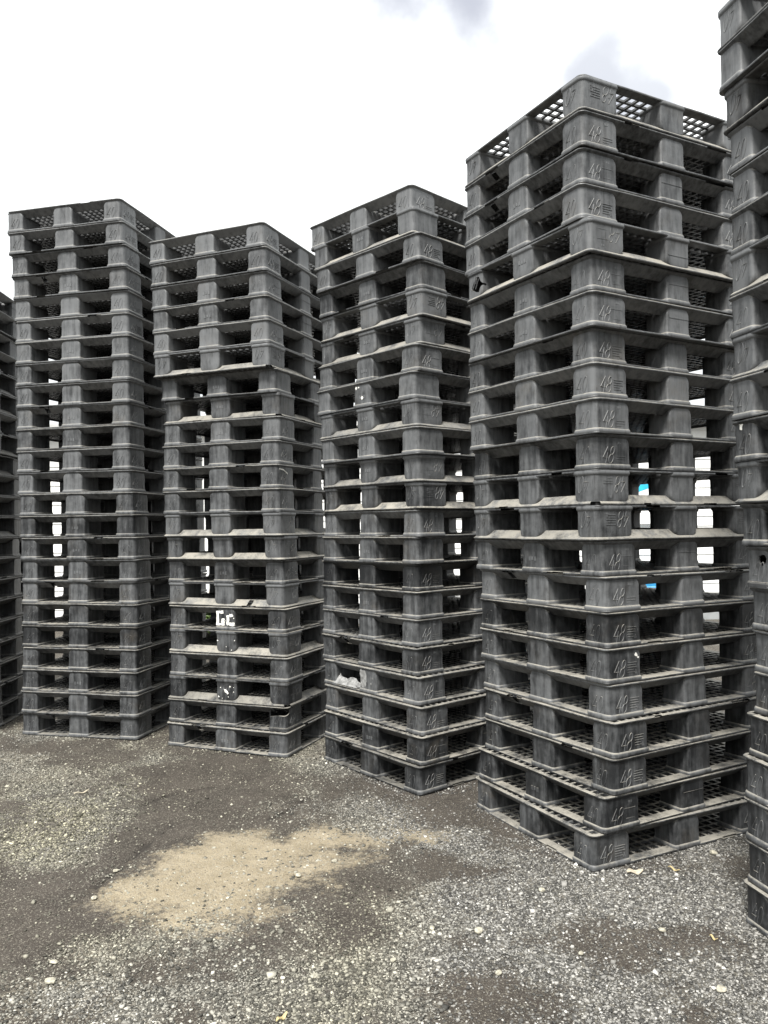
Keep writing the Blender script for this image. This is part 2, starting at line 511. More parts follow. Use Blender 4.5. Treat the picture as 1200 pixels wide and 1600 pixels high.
def place_pallet(x, y, a, z, flip, tone, dust, label, variant):
    """x, y: the rim corner nearest the camera; a: turn of the stack"""
    global proto_used
    if not proto_used:
        root, parts = PROTO, PROTO_PARTS; proto_used = True
    else:
        root = PROTO.copy(); COL.objects.link(root); parts = []
        for p in PROTO_PARTS:
            c = p.copy(); COL.objects.link(c); c.parent = root; parts.append(c)
    l = Vector((-math.cos(a), math.sin(a), 0)); r = Vector((math.sin(a), math.cos(a), 0))
    c = Vector((x, y, 0)) + r * HX + l * HY
    rz = math.pi / 2 - a
    tx, ty = random.gauss(0, .0011), random.gauss(0, .0011)
    M = Matrix.Rotation(rz, 4, 'Z') @ Matrix.Rotation(tx, 4, 'X') @ Matrix.Rotation(ty, 4, 'Y')
    if flip: M = Matrix.Translation((c.x, c.y, z + PH)) @ M @ Matrix.Rotation(math.pi, 4, 'X')
    else: M = Matrix.Translation((c.x, c.y, z)) @ M
    root.rotation_mode = 'XYZ'
    root.matrix_world = M
    tag(root, label, 'pallet', 'black plastic pallets piled in tall stacks')
    colr = (tone, dust, random.random(), 1)
    kt, kb = random.choice((0, 0, 1, 1, 2, 2, 3, 4)), random.choice((0, 0, 1, 1, 2, 2, 3, 4))
    info = {}
    for p in parts:
        p.color = colr
        if p.name.startswith('top_deck'): p.data = TOPS[kt]; info['top'] = p
        elif p.name.startswith('bottom_deck'): p.data = BOTS[kb]; info['bottom'] = p
        else:
            ij = p['_ij']; key = (ij // 3 - 1, ij % 3 - 1); p.data = BLOCKS[variant][key]; info[key] = p
    return root, info

# placements of the pallets (near rim corner x, y and turn), top to bottom of each stack
FIT = {
    1: [(-1.944,5.944,0.2543),(-1.933,5.951,0.2483),(-1.922,5.965,0.2534),(-1.918,5.981,0.2561),(-1.913,5.999,0.2501),(-1.908,5.997,0.2544),(-1.906,5.992,0.2532),(-1.908,6.003,0.252),(-1.912,6.012,0.2539),(-1.915,6.024,0.2559),(-1.914,6.017,0.2566),(-1.915,6.02,0.2576),(-1.914,6.027,0.2593),(-1.886,6.01,0.2503),(-1.881,6.004,0.2496),(-1.864,5.989,0.2413),(-1.86,5.996,0.2458),(-1.865,6.008,0.2451),(-1.862,6.008,0.2424),(-1.865,6.014,0.2419),(-1.865,6.011,0.2423),(-1.863,6.004,0.2407),(-1.865,6.002,0.2387),(-1.868,6.021,0.2394)],
    2: [(-0.816,5.55,0.4234),(-0.806,5.557,0.4208),(-0.804,5.572,0.417),(-0.798,5.57,0.419),(-0.791,5.559,0.4197),(-0.784,5.558,0.418),(-0.749,5.604,0.427),(-0.726,5.617,0.4288),(-0.722,5.607,0.4124),(-0.734,5.593,0.4209),(-0.735,5.585,0.4204),(-0.727,5.579,0.4183),(-0.722,5.584,0.42),(-0.713,5.596,0.4251),(-0.712,5.62,0.4289),(-0.71,5.623,0.428),(-0.696,5.601,0.4259),(-0.687,5.582,0.4173),(-0.677,5.562,0.4081),(-0.678,5.554,0.4042),(-0.684,5.548,0.4084),(-0.686,5.527,0.4086)],
    3: [(0.204,4.945,0.7932),(0.209,4.862,0.8213),(0.241,4.834,0.8015),(0.258,4.857,0.7996),(0.258,4.856,0.8191),(0.244,4.873,0.8294),(0.221,4.853,0.8402),(0.199,4.85,0.8517),(0.213,4.842,0.8577),(0.216,4.836,0.861),(0.225,4.863,0.8633),(0.232,4.871,0.8613),(0.219,4.893,0.8689),(0.212,4.905,0.8656),(0.209,4.936,0.8607),(0.207,4.913,0.8619),(0.201,4.913,0.8658),(0.195,4.871,0.8752),(0.203,4.825,0.8812),(0.216,4.791,0.8769),(0.215,4.752,0.8737),(0.197,4.743,0.8888)],
    4: [(0.953,3.72,1.0878),(0.95,3.723,1.0898),(0.951,3.737,1.081),(0.948,3.741,1.083),(0.976,3.712,1.0625),(0.989,3.745,1.0587),(0.991,3.742,1.048),(1.002,3.785,1.0368),(0.996,3.758,1.0402),(1.001,3.739,1.0332),(1.002,3.763,1.0619),(0.995,3.761,1.0652),(0.999,3.734,1.0601),(1.023,3.759,1.0445),(1.035,3.75,1.0574),(1.035,3.751,1.0555),(1.034,3.749,1.0529),(1.044,3.758,1.0563),(1.056,3.727,1.044),(1.049,3.729,1.0506),(0.999,3.711,1.0656),(0.94,3.704,1.1152)],
}


# ------------------------------------------------------------------ ground
CAM_INV = cam.matrix_world.copy()
def g(px, py):
    """the point of the yard seen at a pixel of the photograph"""
    d = CAM_INV.to_3x3() @ Vector(((px - 600) / F_PX, -(py - 800) / F_PX, -1))
    o = CAM_INV.translation; z = 0.0
    for _ in range(8):
        t = (z - o.z) / d.z; p = o + d * t; z = float(ground_z(p.x, p.y))
    return p

def axis(lo, hi, step, far):
    a = list(np.arange(lo, hi + 1e-6, step)); s = step
    r = [a[-1]]; 
    while r[-1] < far: s *= 1.35; r.append(r[-1] + s)
    s = step; l = [a[0]]
    while l[-1] > -far: s *= 1.35; l.append(l[-1] - s)
    return np.array(l[:0:-1] + a + r[1:])

def sdist(P, poly):
    """signed distance (negative inside) from points P (n,2) to a polygon"""
    q = np.array(poly); d = np.full(len(P), 1e9); ins = np.zeros(len(P), bool)
    for i in range(len(q)):
        a, b = q[i], q[(i + 1) % len(q)]; e = b - a; w_ = P - a
        t = np.clip((w_ @ e) / (e @ e), 0, 1)
        d = np.minimum(d, np.hypot(*(w_ - t[:, None] * e).T))
        c = (a[1] > P[:, 1]) != (b[1] > P[:, 1])
        with np.errstate(divide='ignore', invalid='ignore'):
            xi = a[0] + (P[:, 1] - a[1]) / (b[1] - a[1]) * e[0]
        ins ^= c & (P[:, 0] < xi)
    return np.where(ins, -d, d)
def sline(P, pts):
    q = np.array(pts); d = np.full(len(P), 1e9)
    for a, b in zip(q[:-1], q[1:]):
        e = b - a; w_ = P - a; t = np.clip((w_ @ e) / (e @ e), 0, 1)
        d = np.minimum(d, np.hypot(*(w_ - t[:, None] * e).T))
    return d
PXP = lambda pts: [tuple(g(*p)[:2]) for p in pts]
SAND = [PXP([(150, 1402), (195, 1375), (262, 1338), (330, 1310), (410, 1298), (440, 1305), (465, 1292), (545, 1290), (590, 1315), (575, 1350), (520, 1385), (440, 1400), (430, 1430), (330, 1452), (250, 1447), (228, 1425), (172, 1412)]),
        PXP([(595, 1298), (640, 1285), (715, 1292), (700, 1318), (640, 1312)])]
GRAV = [PXP([(60, 1535), (120, 1482), (250, 1470), (350, 1452), (480, 1440), (590, 1390), (560, 1310), (450, 1262), (480, 1222), (560, 1235), (640, 1280), (740, 1262), (800, 1300), (880, 1345), (1000, 1360), (1160, 1310), (1330, 1330), (1500, 1600), (1400, 1900), (300, 1900), (0, 1640), (40, 1590)]),
        PXP([(-120, 1185), (60, 1172), (130, 1150), (262, 1158), (255, 1195), (210, 1230), (180, 1290), (100, 1365), (-120, 1400)]),
        PXP([(440, 1186), (500, 1150), (505, 1180), (560, 1240), (520, 1240), (470, 1202)]),
        PXP([(0, 1128), (40, 1130), (240, 1150), (260, 1120), (240, 1165), (60, 1160)])]
HOLE = [PXP([(498, 1405), (590, 1415), (600, 1462), (520, 1475)]), PXP([(405, 1418), (468, 1430), (470, 1475), (400, 1455)]),
        PXP([(690, 1560), (880, 1545), (960, 1620), (640, 1640)]), PXP([(410, 1340), (470, 1345), (465, 1375), (415, 1370)]),
        PXP([(620, 1340), (700, 1330), (740, 1360), (640, 1385)]), PXP([(200, 1500), (240, 1495), (260, 1520), (215, 1530)])]
CRACK = [PXP([(150, 1385), (190, 1352), (222, 1325), (250, 1300), (272, 1285)]), PXP([(225, 1255), (262, 1240), (330, 1228), (420, 1210)]),
         PXP([(420, 1278), (455, 1262), (478, 1246)]), PXP([(440, 1590), (470, 1560), (520, 1530)])]

def foot(near, a):
    l = np.array([-math.cos(a), math.sin(a)]); r = np.array([math.sin(a), math.cos(a)]); c = np.array(near)
    return [tuple(c), tuple(c + r * 1.219), tuple(c + r * 1.219 + l * 1.016), tuple(c + l * 1.016)]
FEET = [foot(FIT[k][-1][:2], FIT[k][-1][2]) for k in (1, 2, 3, 4)] + [foot((1.68, 2.30), R(78)), foot((-3.1, 6.3), R(-3))]
def by_feet(P):
    b_ = np.zeros(len(P))
    for q in FEET: b_ = np.maximum(b_, np.clip(1 - np.abs(sdist(P, q) - .02) / .07, 0, 1))
    return b_
def zones(P):
    x, y = P[:, 0], P[:, 1]
    n1 = fbm(x, y, 2.2, 5, 3) - .5; n2 = fbm(x, y, 9, 4, 21) - .5
    def soft(d, wdt): return np.clip(.5 - d / wdt, 0, 1)
    s = np.zeros(len(P))
    for q in SAND: s = np.maximum(s, soft(sdist(P, q) + .22 * n1 + .26 * n2, .30))
    s = s * np.clip(1 - np.clip((x + .95) / .8, 0, 1) * (.62 - 1.7 * (fbm(x, y, 5, 4, 55) - .28)), 0, 1)
    gr = np.zeros(len(P))
    for q in GRAV: gr = np.maximum(gr, soft(sdist(P, q) + .5 * n1 + .18 * n2, .40))
    for q in HOLE: gr = gr * (1 - .9 * soft(sdist(P, q) + .25 * n1 + .12 * n2, .16))
    cr = np.zeros(len(P))
    for q in CRACK: cr = np.maximum(cr, soft(sline(P, q) - .018 + .10 * np.abs(n2) - .02 * n1, .02))
    far = np.clip((y - 7) / 2, 0, 1)
    gr = np.maximum(gr, far * np.clip(.5 + 2 * n1, 0, 1))
    patch = np.clip(.58 + .38 * np.clip(x + .1, 0, 1) + 4.2 * (fbm(x, y, 3.2, 5, 77) - .5), 0, 1)
    return s, np.clip(gr * (.12 + .98 * patch) + .06 * patch, 0, 1), cr, patch

M_GROUND, nt, b = new_mat('yard_ground')
L = nt.links.new
at = nd(nt, 'ShaderNodeAttribute', attribute_name='zones'); sp = nd(nt, 'ShaderNodeSeparateColor'); L(at.outputs['Color'], sp.inputs[0])
geo = nd(nt, 'ShaderNodeNewGeometry'); pos = geo.outputs['Position']
def gn(scale, detail=5, rough=.65):
    n = nd(nt, 'ShaderNodeTexNoise', Scale=scale, Detail=detail, Roughness=rough); L(pos, n.inputs['Vector']); return n.outputs['Fac']
def vor(scale, out_='Color'):
    n = nd(nt, 'ShaderNodeTexVoronoi', Scale=scale); L(pos, n.inputs['Vector']); return n.outputs[out_]
dirt = mixc(nt, ramp(nt, gn(3.5), .3, .7), (.028, .023, .0185), (.052, .0435, .0355))
dirt = mixc(nt, math_(nt, 'MULTIPLY', ramp(nt, gn(160, 3), .45, .75), .5), dirt, (.15, .14, .12))
dirt = mixc(nt, math_(nt, 'MULTIPLY', ramp(nt, gn(14, 6, .7), .55, .75), .5), dirt, (.045, .039, .033))
g3 = nd(nt, 'ShaderNodeSeparateColor'); L(vor(210), g3.inputs[0])
dirt = mixc(nt, math_(nt, 'MULTIPLY', ramp(nt, g3.outputs[0], .84, .90), .6), dirt, mixc(nt, g3.outputs[1], (.10, .092, .076), (.27, .25, .20)))
sand = mixc(nt, ramp(nt, gn(9, 6, .7), .3, .7), (.235, .195, .128), (.33, .28, .195))
sand = mixc(nt, math_(nt, 'MULTIPLY', ramp(nt, gn(120, 4), .5, .75), .5), sand, (.16, .13, .09))
v1 = vor(155); v2 = vor(70)
s1 = nd(nt, 'ShaderNodeSeparateColor'); L(v1, s1.inputs[0]); s2 = nd(nt, 'ShaderNodeSeparateColor'); L(v2, s2.inputs[0])
chip = mixc(nt, s1.outputs[0], (.018, .017, .015), (.17, .16, .132))
chip = mixc(nt, ramp(nt, s1.outputs[1], .82, .9), chip, (.52, .50, .44))
chip = mixc(nt, math_(nt, 'MULTIPLY', ramp(nt, s2.outputs[0], .7, .75), .6), chip, (.22, .20, .16))
px_ = nd(nt, 'ShaderNodeSeparateXYZ'); L(pos, px_.inputs[0])
tintn = math_(nt, 'SUBTRACT', gn(1.1, 3), ramp(nt, px_.outputs[0], -.1, .7, 0, .3))   # grey road stone to the right, sandy to the left
chip = mixc(nt, .45, chip, mixc(nt, ramp(nt, tintn, .35, .65), (.050, .049, .046), (.115, .098, .068)))
sand = mixc(nt, math_(nt, 'MULTIPLY', ramp(nt, s1.outputs[2], .62, .70), .65), sand, mixc(nt, s1.outputs[0], (.13, .112, .082), (.36, .32, .245)))
mask = math_(nt, 'ADD', sp.outputs[1], math_(nt, 'MULTIPLY', math_(nt, 'SUBTRACT', s1.outputs[2], .5), .7))
base = mixc(nt, ramp(nt, mask, .25, .65), dirt, chip)
smask = math_(nt, 'ADD', sp.outputs[0], math_(nt, 'MULTIPLY', math_(nt, 'SUBTRACT', gn(34, 6, .75), .5), 1.7))
base = mixc(nt, math_(nt, 'MULTIPLY', ramp(nt, smask, .22, .82), .84), base, sand)
base = mixc(nt, sp.outputs[2], base, (.03, .026, .022))
L(base, b.inputs['Base Color']); b.inputs['Roughness'].default_value = .92; b.inputs['Specular IOR Level'].default_value = .25
bp = nd(nt, 'ShaderNodeBump', Strength=.9, Distance=.008)
hgt = math_(nt, 'ADD', math_(nt, 'MULTIPLY', vor(155, 'Distance'), -.5), math_(nt, 'MULTIPLY', gn(60, 6, .75), 1.0))
L(hgt, bp.inputs['Height']); L(bp.outputs[0], b.inputs['Normal'])

gx, gy = axis(-4.6, 3.4, .025, 700), axis(1.6, 7.6, .025, 700)
XX, YY = np.meshgrid(gx, gy); P = np.stack([XX.ravel(), YY.ravel()], 1)
s_, g_, c_, pt_ = zones(P)
fine = (np.abs(P[:, 0]) < 5.5) & (P[:, 1] > 1) & (P[:, 1] < 8.5)
zz = ground_z(P[:, 0], P[:, 1]) + fine * (.012 * (fbm(P[:, 0], P[:, 1], 3, 4, 5) - .5) + .006 * (fbm(P[:, 0], P[:, 1], 18, 3, 8) - .5) - .012 * c_ + .004 * s_) - .006
me = bpy.data.meshes.new('ground')
nv = len(P); me.vertices.add(nv); me.vertices.foreach_set('co', np.column_stack([P, zz]).ravel())
nxg, nyg = len(gx), len(gy)
ii, jj = np.meshgrid(np.arange(nxg - 1), np.arange(nyg - 1)); a0 = (jj * nxg + ii).ravel()
quads = np.stack([a0, a0 + 1, a0 + 1 + nxg, a0 + nxg], 1)
me.loops.add(quads.size); me.loops.foreach_set('vertex_index', quads.ravel())
me.polygons.add(len(quads)); me.polygons.foreach_set('loop_start', np.arange(len(quads)) * 4)
me.update(calc_edges=True)
ca = me.color_attributes.new('zones', 'FLOAT_COLOR', 'POINT')
ca.data.foreach_set('color', np.column_stack([s_, g_, c_, np.ones(nv)]).astype(np.float32).ravel())
me.polygons.foreach_set('use_smooth', [True] * len(quads)); me.materials.append(M_GROUND)
tag(link('ground', me), kind='structure')

# ------------------------------------------------------------------ loose crushed stone lying on the yard
M_STONE, nt, b = new_mat('crushed_stone')
at = nd(nt, 'ShaderNodeAttribute', attribute_name='tint'); nt.links.new(at.outputs['Color'], b.inputs['Base Color'])
b.inputs['Roughness'].default_value = .85; b.inputs['Specular IOR Level'].default_value = .3
def gravel(n_try, size, keep_fn, name):
    u = rng.random((n_try, 2)); y = 1.9 + 5.4 * u[:, 1] ** 1.5
    half = y * .52 + .35; x = (u[:, 0] * 2 - 1) * half
    x = np.clip(x, -4.5, 3.3); P = np.stack([x, y], 1)
    s, gm, c, pt = zones(P)
    P = P[rng.random(n_try) < keep_fn(s, gm, pt, P)]; n = len(P)
    r = size * np.exp(rng.normal(0, .42, n)); r = np.clip(r, size * .4, size * 3.2)
    cube = np.array([(a_, b_, c_) for c_ in (-1, 1) for b_ in (-1, 1) for a_ in (-1, 1)], float)
    v = cube[None] * (1 + rng.normal(0, .28, (n, 8, 3)))
    v[:, :, 0] *= rng.uniform(.75, 1.5, n)[:, None]; v[:, :, 2] *= rng.uniform(.4, .8, n)[:, None]
    th = rng.uniform(0, 6.28, n); ph = rng.normal(0, .35, n)
    ct, st = np.cos(th)[:, None], np.sin(th)[:, None]; cp, sp_ = np.cos(ph)[:, None], np.sin(ph)[:, None]
    yx = v[:, :, 1] * cp - v[:, :, 2] * sp_; vz = v[:, :, 1] * sp_ + v[:, :, 2] * cp
    vx = v[:, :, 0] * ct - yx * st; vy = v[:, :, 0] * st + yx * ct
    z = ground_z(P[:, 0], P[:, 1]) - .006 + .012 * (fbm(P[:, 0], P[:, 1], 3, 4, 5) - .5) + r * .28
    V = np.stack([vx * r[:, None] * .62 + P[:, :1], vy * r[:, None] * .62 + P[:, 1:], vz * r[:, None] * .62 + z[:, None]], 2).reshape(-1, 3)
    F = np.array([(0, 2, 3, 1), (4, 5, 7, 6), (0, 1, 5, 4), (2, 6, 7, 3), (0, 4, 6, 2), (1, 3, 7, 5)])
    Q = (F[None] + (np.arange(n) * 8)[:, None, None]).reshape(-1, 4)
    me = bpy.data.meshes.new(name); me.vertices.add(len(V)); me.vertices.foreach_set('co', V.ravel())
    me.loops.add(Q.size); me.loops.foreach_set('vertex_index', Q.ravel())
    me.polygons.add(len(Q)); me.polygons.foreach_set('loop_start', np.arange(len(Q)) * 4); me.update(calc_edges=True)
    t = rng.random(n); base = np.where(t < .42, .062, np.where(t < .87, .185, .32)) * np.exp(rng.normal(0, .25, n))
    warm = np.clip(.25 + .9 * (fbm(P[:, 0], P[:, 1], 1.1, 3, 31) - .38) + s[rng.integers(0, len(s), n)] * 0 - 1.3 * np.clip(P[:, 0] + .1, 0, 1), 0, 1)
    colr = np.stack([base * (1.03 + .05 * warm), base, base * (.92 - .28 * warm), np.ones(n)], 1)
    ca = me.color_attributes.new('tint', 'FLOAT_COLOR', 'POINT')
    ca.data.foreach_set('color', np.repeat(colr, 8, 0).astype(np.float32).ravel())
    me.materials.append(M_STONE)
    return me, n
gm1, n1 = gravel(460000, .0034, lambda s, gr, pt, P: np.clip(.45 * by_feet(P) * (.3 + pt) + gr * .85 + .025 + .05 * pt + s * (.16 + .6 * np.clip((P[:, 0] + 1.0) / .9, 0, 1) * pt), 0, 1), 'gravel')
gm2, n2 = gravel(2000, .0072, lambda s, gr, pt, P: np.clip(gr * .22 + .05, 0, 1), 'coarse_gravel')
bm = bmesh.new(); bm.from_mesh(gm1); bm.from_mesh(gm2); bm.to_mesh(gm1); bm.free()
tag(link('gravel', gm1), 'loose crushed grey stone scattered thickly over the dirt yard', 'gravel', kind='stuff')
print('stones', n1, n2)

# ------------------------------------------------------------------ stacks of pallets
ORD = ['', 'bottom', 'second', 'third', 'fourth', 'fifth', 'sixth', 'seventh', 'eighth', 'ninth', 'tenth', 'eleventh', 'twelfth', 'thirteenth',
       'fourteenth', 'fifteenth', 'sixteenth', 'seventeenth', 'eighteenth', 'nineteenth', 'twentieth', 'twenty-first', 'twenty-second', 'twenty-third', 'twenty-fourth']
FIVE_X = [1122, 1123, 1132, 1139, 1142.5, 1141, 1141, 1141, 1144, 1142, 1146, 1150, 1158, 1166, 1174, 1178, 1177, 1169, 1163, 1164, 1167, 1164]
rows = []
for i in range(22):                       # stack at the right edge: left corner measured, near corner out of frame
    y_ = 60 + 62.6 * i + 20; zc = (21.5 - i) * PITCH_Z - EYE; D = 3.29
    u = FIVE_X[i] - 600 - .01244 * (y_ - 800); a = R(78) + random.gauss(0, .006)
    X = u * (D + .018 * zc) / F_PX
    rows.append((X + PY * math.cos(a), D - PY * math.sin(a), a))
FIT[5] = rows
rows = []; dx = dy = 0
for i in range(21):
    if random.random() < .35: dx, dy = random.gauss(0, .012), random.gauss(0, .02)
    rows.append((-3.135 + dx + i * .0022, 6.30 + dy, R(-3) + random.gauss(0, .006)))
FIT[0] = rows
FLIP = {0: {5, 6, 8, 9, 12}, 1: set(), 2: {6, 8, 13, 14, 16, 18, 20}, 3: {2, 5, 6, 9, 11, 12}, 4: {1, 5, 12, 13}, 5: {1, 3, 7, 9, 12}}
WHERE = {0: 'stack cut off by the left edge', 1: 'tall stack farthest left in full view', 2: 'lowest stack, second full one from left',
         3: 'middle stack', 4: 'big stack right of centre', 5: 'stack cut off by the right edge'}
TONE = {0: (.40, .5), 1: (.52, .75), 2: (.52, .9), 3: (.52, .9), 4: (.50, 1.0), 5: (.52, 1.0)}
SPECIAL = {(2, 22): None}
LABEL = {
    (2, 2): 'pallet with a jagged hole in its near corner block, second up in lowest stack',
    (2, 6): 'pallet with pale letter-shaped white paint on its middle block, lowest stack',
    (2, 3): 'upside-down pallet with white paint flecks on middle block, third up in lowest stack',
    (3, 21): 'pallet with blank numberless corner block, second from top of the middle stack',
    (3, 4): 'pallet with torn whitish wrap in its left opening, fourth up in middle stack',
    (3, 15): 'pallet with two white paint spots on its middle block, fifteenth up in middle stack',
    (4, 22): 'topmost pallet of big stack right of centre, upside down, sky showing through its deck',
    (4, 18): 'upside-down pallet with dark hole in far left corner block, big stack right of centre',
    (4, 1): 'bottom pallet of big stack right of centre, its grid deck jutting out, standing on gravel',
    (5, 9): 'pallet with a round hole through its block, ninth up in right edge stack',
    (5, 12): 'pallet with a white scrap stuck under its rim, twelfth up in right edge stack',
}
HAND = {}
def height_light(up, n):
    d = n - up          # brighter light and haze up the stack painted into the tone, shade below
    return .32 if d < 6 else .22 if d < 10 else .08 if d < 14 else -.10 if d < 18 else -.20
TURN = {1: R(-.6), 2: R(-1.5)}; SHIFT = {3: -.008, 5: -.020}
for k in (0, 1, 2, 3, 4, 5):
    n = len(FIT[k])
    for i, (x, y, a) in enumerate(FIT[k]):
        a += TURN.get(k, 0); x += SHIFT.get(k, 0)
        up = n - i
        flip = (i + 1) in FLIP[k]
        lab = LABEL.get((k, up))
        if not lab:
            nm = 'topmost' if up == n else ('bottom' if up == 1 else ORD[up])
            kind = 'upside-down dark grey plastic pallet' if flip else 'dark grey plastic pallet'
            if up == n or up == 1: lab = f'{nm} {kind} of the {WHERE[k]}'
            else: lab = f'{kind}, {nm} up in the {WHERE[k]}'
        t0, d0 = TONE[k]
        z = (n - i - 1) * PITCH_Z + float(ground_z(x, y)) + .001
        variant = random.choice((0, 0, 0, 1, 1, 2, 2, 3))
        root, info = place_pallet(x, y, a, z, flip, t0 + height_light(up, n) + random.gauss(0, .15), min(1, max(.25, d0 + random.gauss(0, .15))), lab, variant)
        HAND[(k, up)] = (root, info)

# particular pallets --------------------------------------------------
def jag(cx, cy, cz, rx, ry, rz, n=11, seed=1):
    r_ = random.Random(seed); mb = MB(); top = []; bot = []
    rings = []
    for sgn in (-1, 1):
        rings.append([])
    # a ragged blob: uneven rings stacked along y
    rings = []
    for q in np.linspace(-1, 1, 5):
        ring = []
        for k in range(n):
            a = 2 * math.pi * k / n; s = .75 + .45 * r_.random()
            ring.append((cx + rx * s * math.cos(a), cy + ry * q, cz + rz * s * math.sin(a)))
        rings.append(ring)
    mb.rings(rings); return mb
# near corner block torn open (lowest stack, second up)
x0, x1, y0, y1 = block_span(-1, -1)
mb = MB(); r_ = random.Random(4)
tops = [(x0 - .03, y1 - .010), (x0 - .03, y0 - .03), (x0 + .045, y0 - .03), (x0 + .045, y0 + .02), (x0 + .02, y0 + .04), (x0 + .02, y1 - .015)]
lows = [.094, .082, .128, .126, .112, .100]
mb2 = MB(); zz_ = []
ringA = [(x, y, .152) for x, y in tops]; ringB = [(x, y, z) for (x, y), z in zip(tops, lows)]
mb2.rings([ringB, ringA])
td = TOPS[0].copy(); td.name = 'broken_deck'          # the deck rim above it is gone too
bm = bmesh.new(); bm.from_mesh(td); dead = []
for f in bm.faces:
    c = f.calc_center_median()
    if c.x < -HX + .075 + .012 * math.sin(c.y * 160) and c.y < -HY + .118 + .01 * math.sin(c.x * 210) and c.z < PH - .0045: dead.append(f)
bmesh.ops.delete(bm, geom=dead, context='FACES'); bm.to_mesh(td); bm.free()
HAND[(2, 2)][1]['top'].data = td
me = bitten(-1, -1, mb2, 1)
HAND[(2, 2)][1][(-1, -1)].data = me; HAND[(2, 2)][1][(-1, -1)]['label'] = 'corner block with a jagged hole broken in its top'
# hole in far-left corner block, flipped pallet of the big stack
x0, x1, y0, y1 = block_span(-1, -1)
cut = jag(0, 0, 0, .046, .05, .044, seed=5); cut.v = [(x0 + v[1], (y0 + y1) / 2 + .022 + v[0], .088 + v[2]) for v in cut.v]
o = HAND[(4, 18)][1][(-1, -1)]; o.data = bitten(-1, -1, cut, 1); o['label'] = 'corner block with a dark ragged hole'
# round hole in a right-edge pallet: its left corner block
x0, x1, y0, y1 = block_span(-1, 1)
cut = jag(0, 0, 0, .024, .05, .026, seed=9); cut.v = [(x0 + v[1], y0 + .040 + v[0], .112 + v[2]) for v in cut.v]
o = HAND[(5, 9)][1][(-1, 1)]; o.data = bitten(-1, 1, cut, 1); o['label'] = 'corner block with a round hole through its face'
# blank corner block
blank = block_mesh(-1, 1, blank=True).mesh('plain_block', [M_PL, M_LT], 38)
HAND[(3, 21)][1][(-1, 1)].data = blank
blank2 = block_mesh(-1, -1, blank=True).mesh('plain_block', [M_PL, M_LT], 38)
HAND[(3, 21)][1][(-1, -1)].data = blank2

# white stencilled paint: flat coats 1.2 mm proud of the block face
def paint(root, parent_block, polys, name, label, ij, side='x', flip=False, mat=None, th=.0012):
    x0, x1, y0, y1 = block_span(*ij); mb = MB()
    for poly in polys:
        ra, rb = [], []
        for (u, v) in poly:
            z = .027 + v * .122
            if flip: z = .027 + (1 - v) * .122
            if side == 'x':
                y = (y1 - u * (y1 - y0)) if not flip else (y0 + u * (y1 - y0))
                ra.append((x0 + .0012, y, z)); rb.append((x0 - .0006 - th, y, z))
            else:
                x = x0 + u * (x1 - x0); f = y0 if not flip else y1; s = -1 if not flip else 1
                ra.append((x, f - s * .0012, z)); rb.append((x, f + s * (.0006 + th), z))
        mb.rings([ra, rb])
    o = link(name, mb.mesh(name, [mat or M_PAINT]), parent_block); o['label'] = label
    return o
rj = random.Random(3)
def rough(poly, n=4, amp=.022):
    out_ = []
    for i, p in enumerate(poly):
        q = poly[(i + 1) % len(poly)]
        for k in range(n):
            t = k / n; out_.append((p[0] + (q[0] - p[0]) * t + rj.uniform(-amp, amp), p[1] + (q[1] - p[1]) * t + rj.uniform(-amp, amp)))
    return out_
def speck(u, v, r, n=7): return [(u + r * math.cos(6.28 * k / n) * rj.uniform(.5, 1.3), v + 1.4 * r * math.sin(6.28 * k / n) * rj.uniform(.5, 1.3)) for k in range(n)]
b_ = HAND[(2, 6)][1][(-1, 0)]
G = [rough([(.04, .06), (.16, .06), (.16, .90), (.04, .92)]), rough([(.165, .76), (.40, .78), (.40, .92), (.165, .92)]),
     rough([(.165, .05), (.46, .06), (.44, .22), (.165, .20)]), rough([(.30, .225), (.46, .225), (.45, .48), (.30, .46)])]
C = [rough([(.56, .08), (.68, .10), (.70, .70), (.56, .66)]), rough([(.705, .58), (.90, .60), (.86, .76), (.705, .74)]),
     rough([(.705, .05), (.93, .06), (.96, .24), (.705, .24)])] + [speck(.93, .50, .025), speck(.52, .35, .02), speck(.98, .10, .02)]
paint(None, b_, G + C, 'paint_mark', 'two stencilled white letters, chipped', (-1, 0))
b_ = HAND[(2, 3)][1][(-1, 0)]
paint(None, b_, [rough([(.38, .62), (.50, .60), (.62, .40), (.56, .28), (.46, .44)], 3, .03), speck(.68, .78, .04), speck(.22, .70, .025), speck(.12, .16, .04), speck(.60, .18, .022), speck(.86, .48, .025), speck(.86, .75, .015), speck(.3, .08, .018)],
      'paint_fleck', 'splashed white paint flecks', (-1, 0), flip=True)
b_ = HAND[(2, 5)][1][(-1, 0)]
paint(None, b_, [speck(.08, .62, .03), speck(.93, .66, .025), speck(.52, .28, .02), speck(.78, .10, .02)], 'paint_fleck', 'small white paint flecks', (-1, 0), flip=True)
b_ = HAND[(3, 15)][1][(-1, 0)]
paint(None, b_, [speck(.16, .88, .06), speck(.50, .30, .07), speck(.30, .9, .04)], 'paint_fleck', 'white paint spots', (-1, 0))
b_ = HAND[(2, 12)][1][(-1, -1)]
paint(None, b_, [rough([(.08, .86), (.36, .82), (.60, .62), (.58, .70), (.34, .90), (.1, .92)], 2, .01)], 'paint_fleck', 'short white paint stroke', (-1, -1), side='y')
b_ = HAND[(5, 12)][1][(-1, 1)]
paint(None, b_, [rough([(.1, 1.12), (.9, 1.16), (.95, 1.06), (.5, 1.04), (.42, .82), (.36, .84), (.34, 1.0), (.1, 1.04)], 2, .02)], 'white_scrap', 'torn white scrap under the rim', (-1, 1))
b_ = HAND[(4, 6)][1][(-1, -1)]
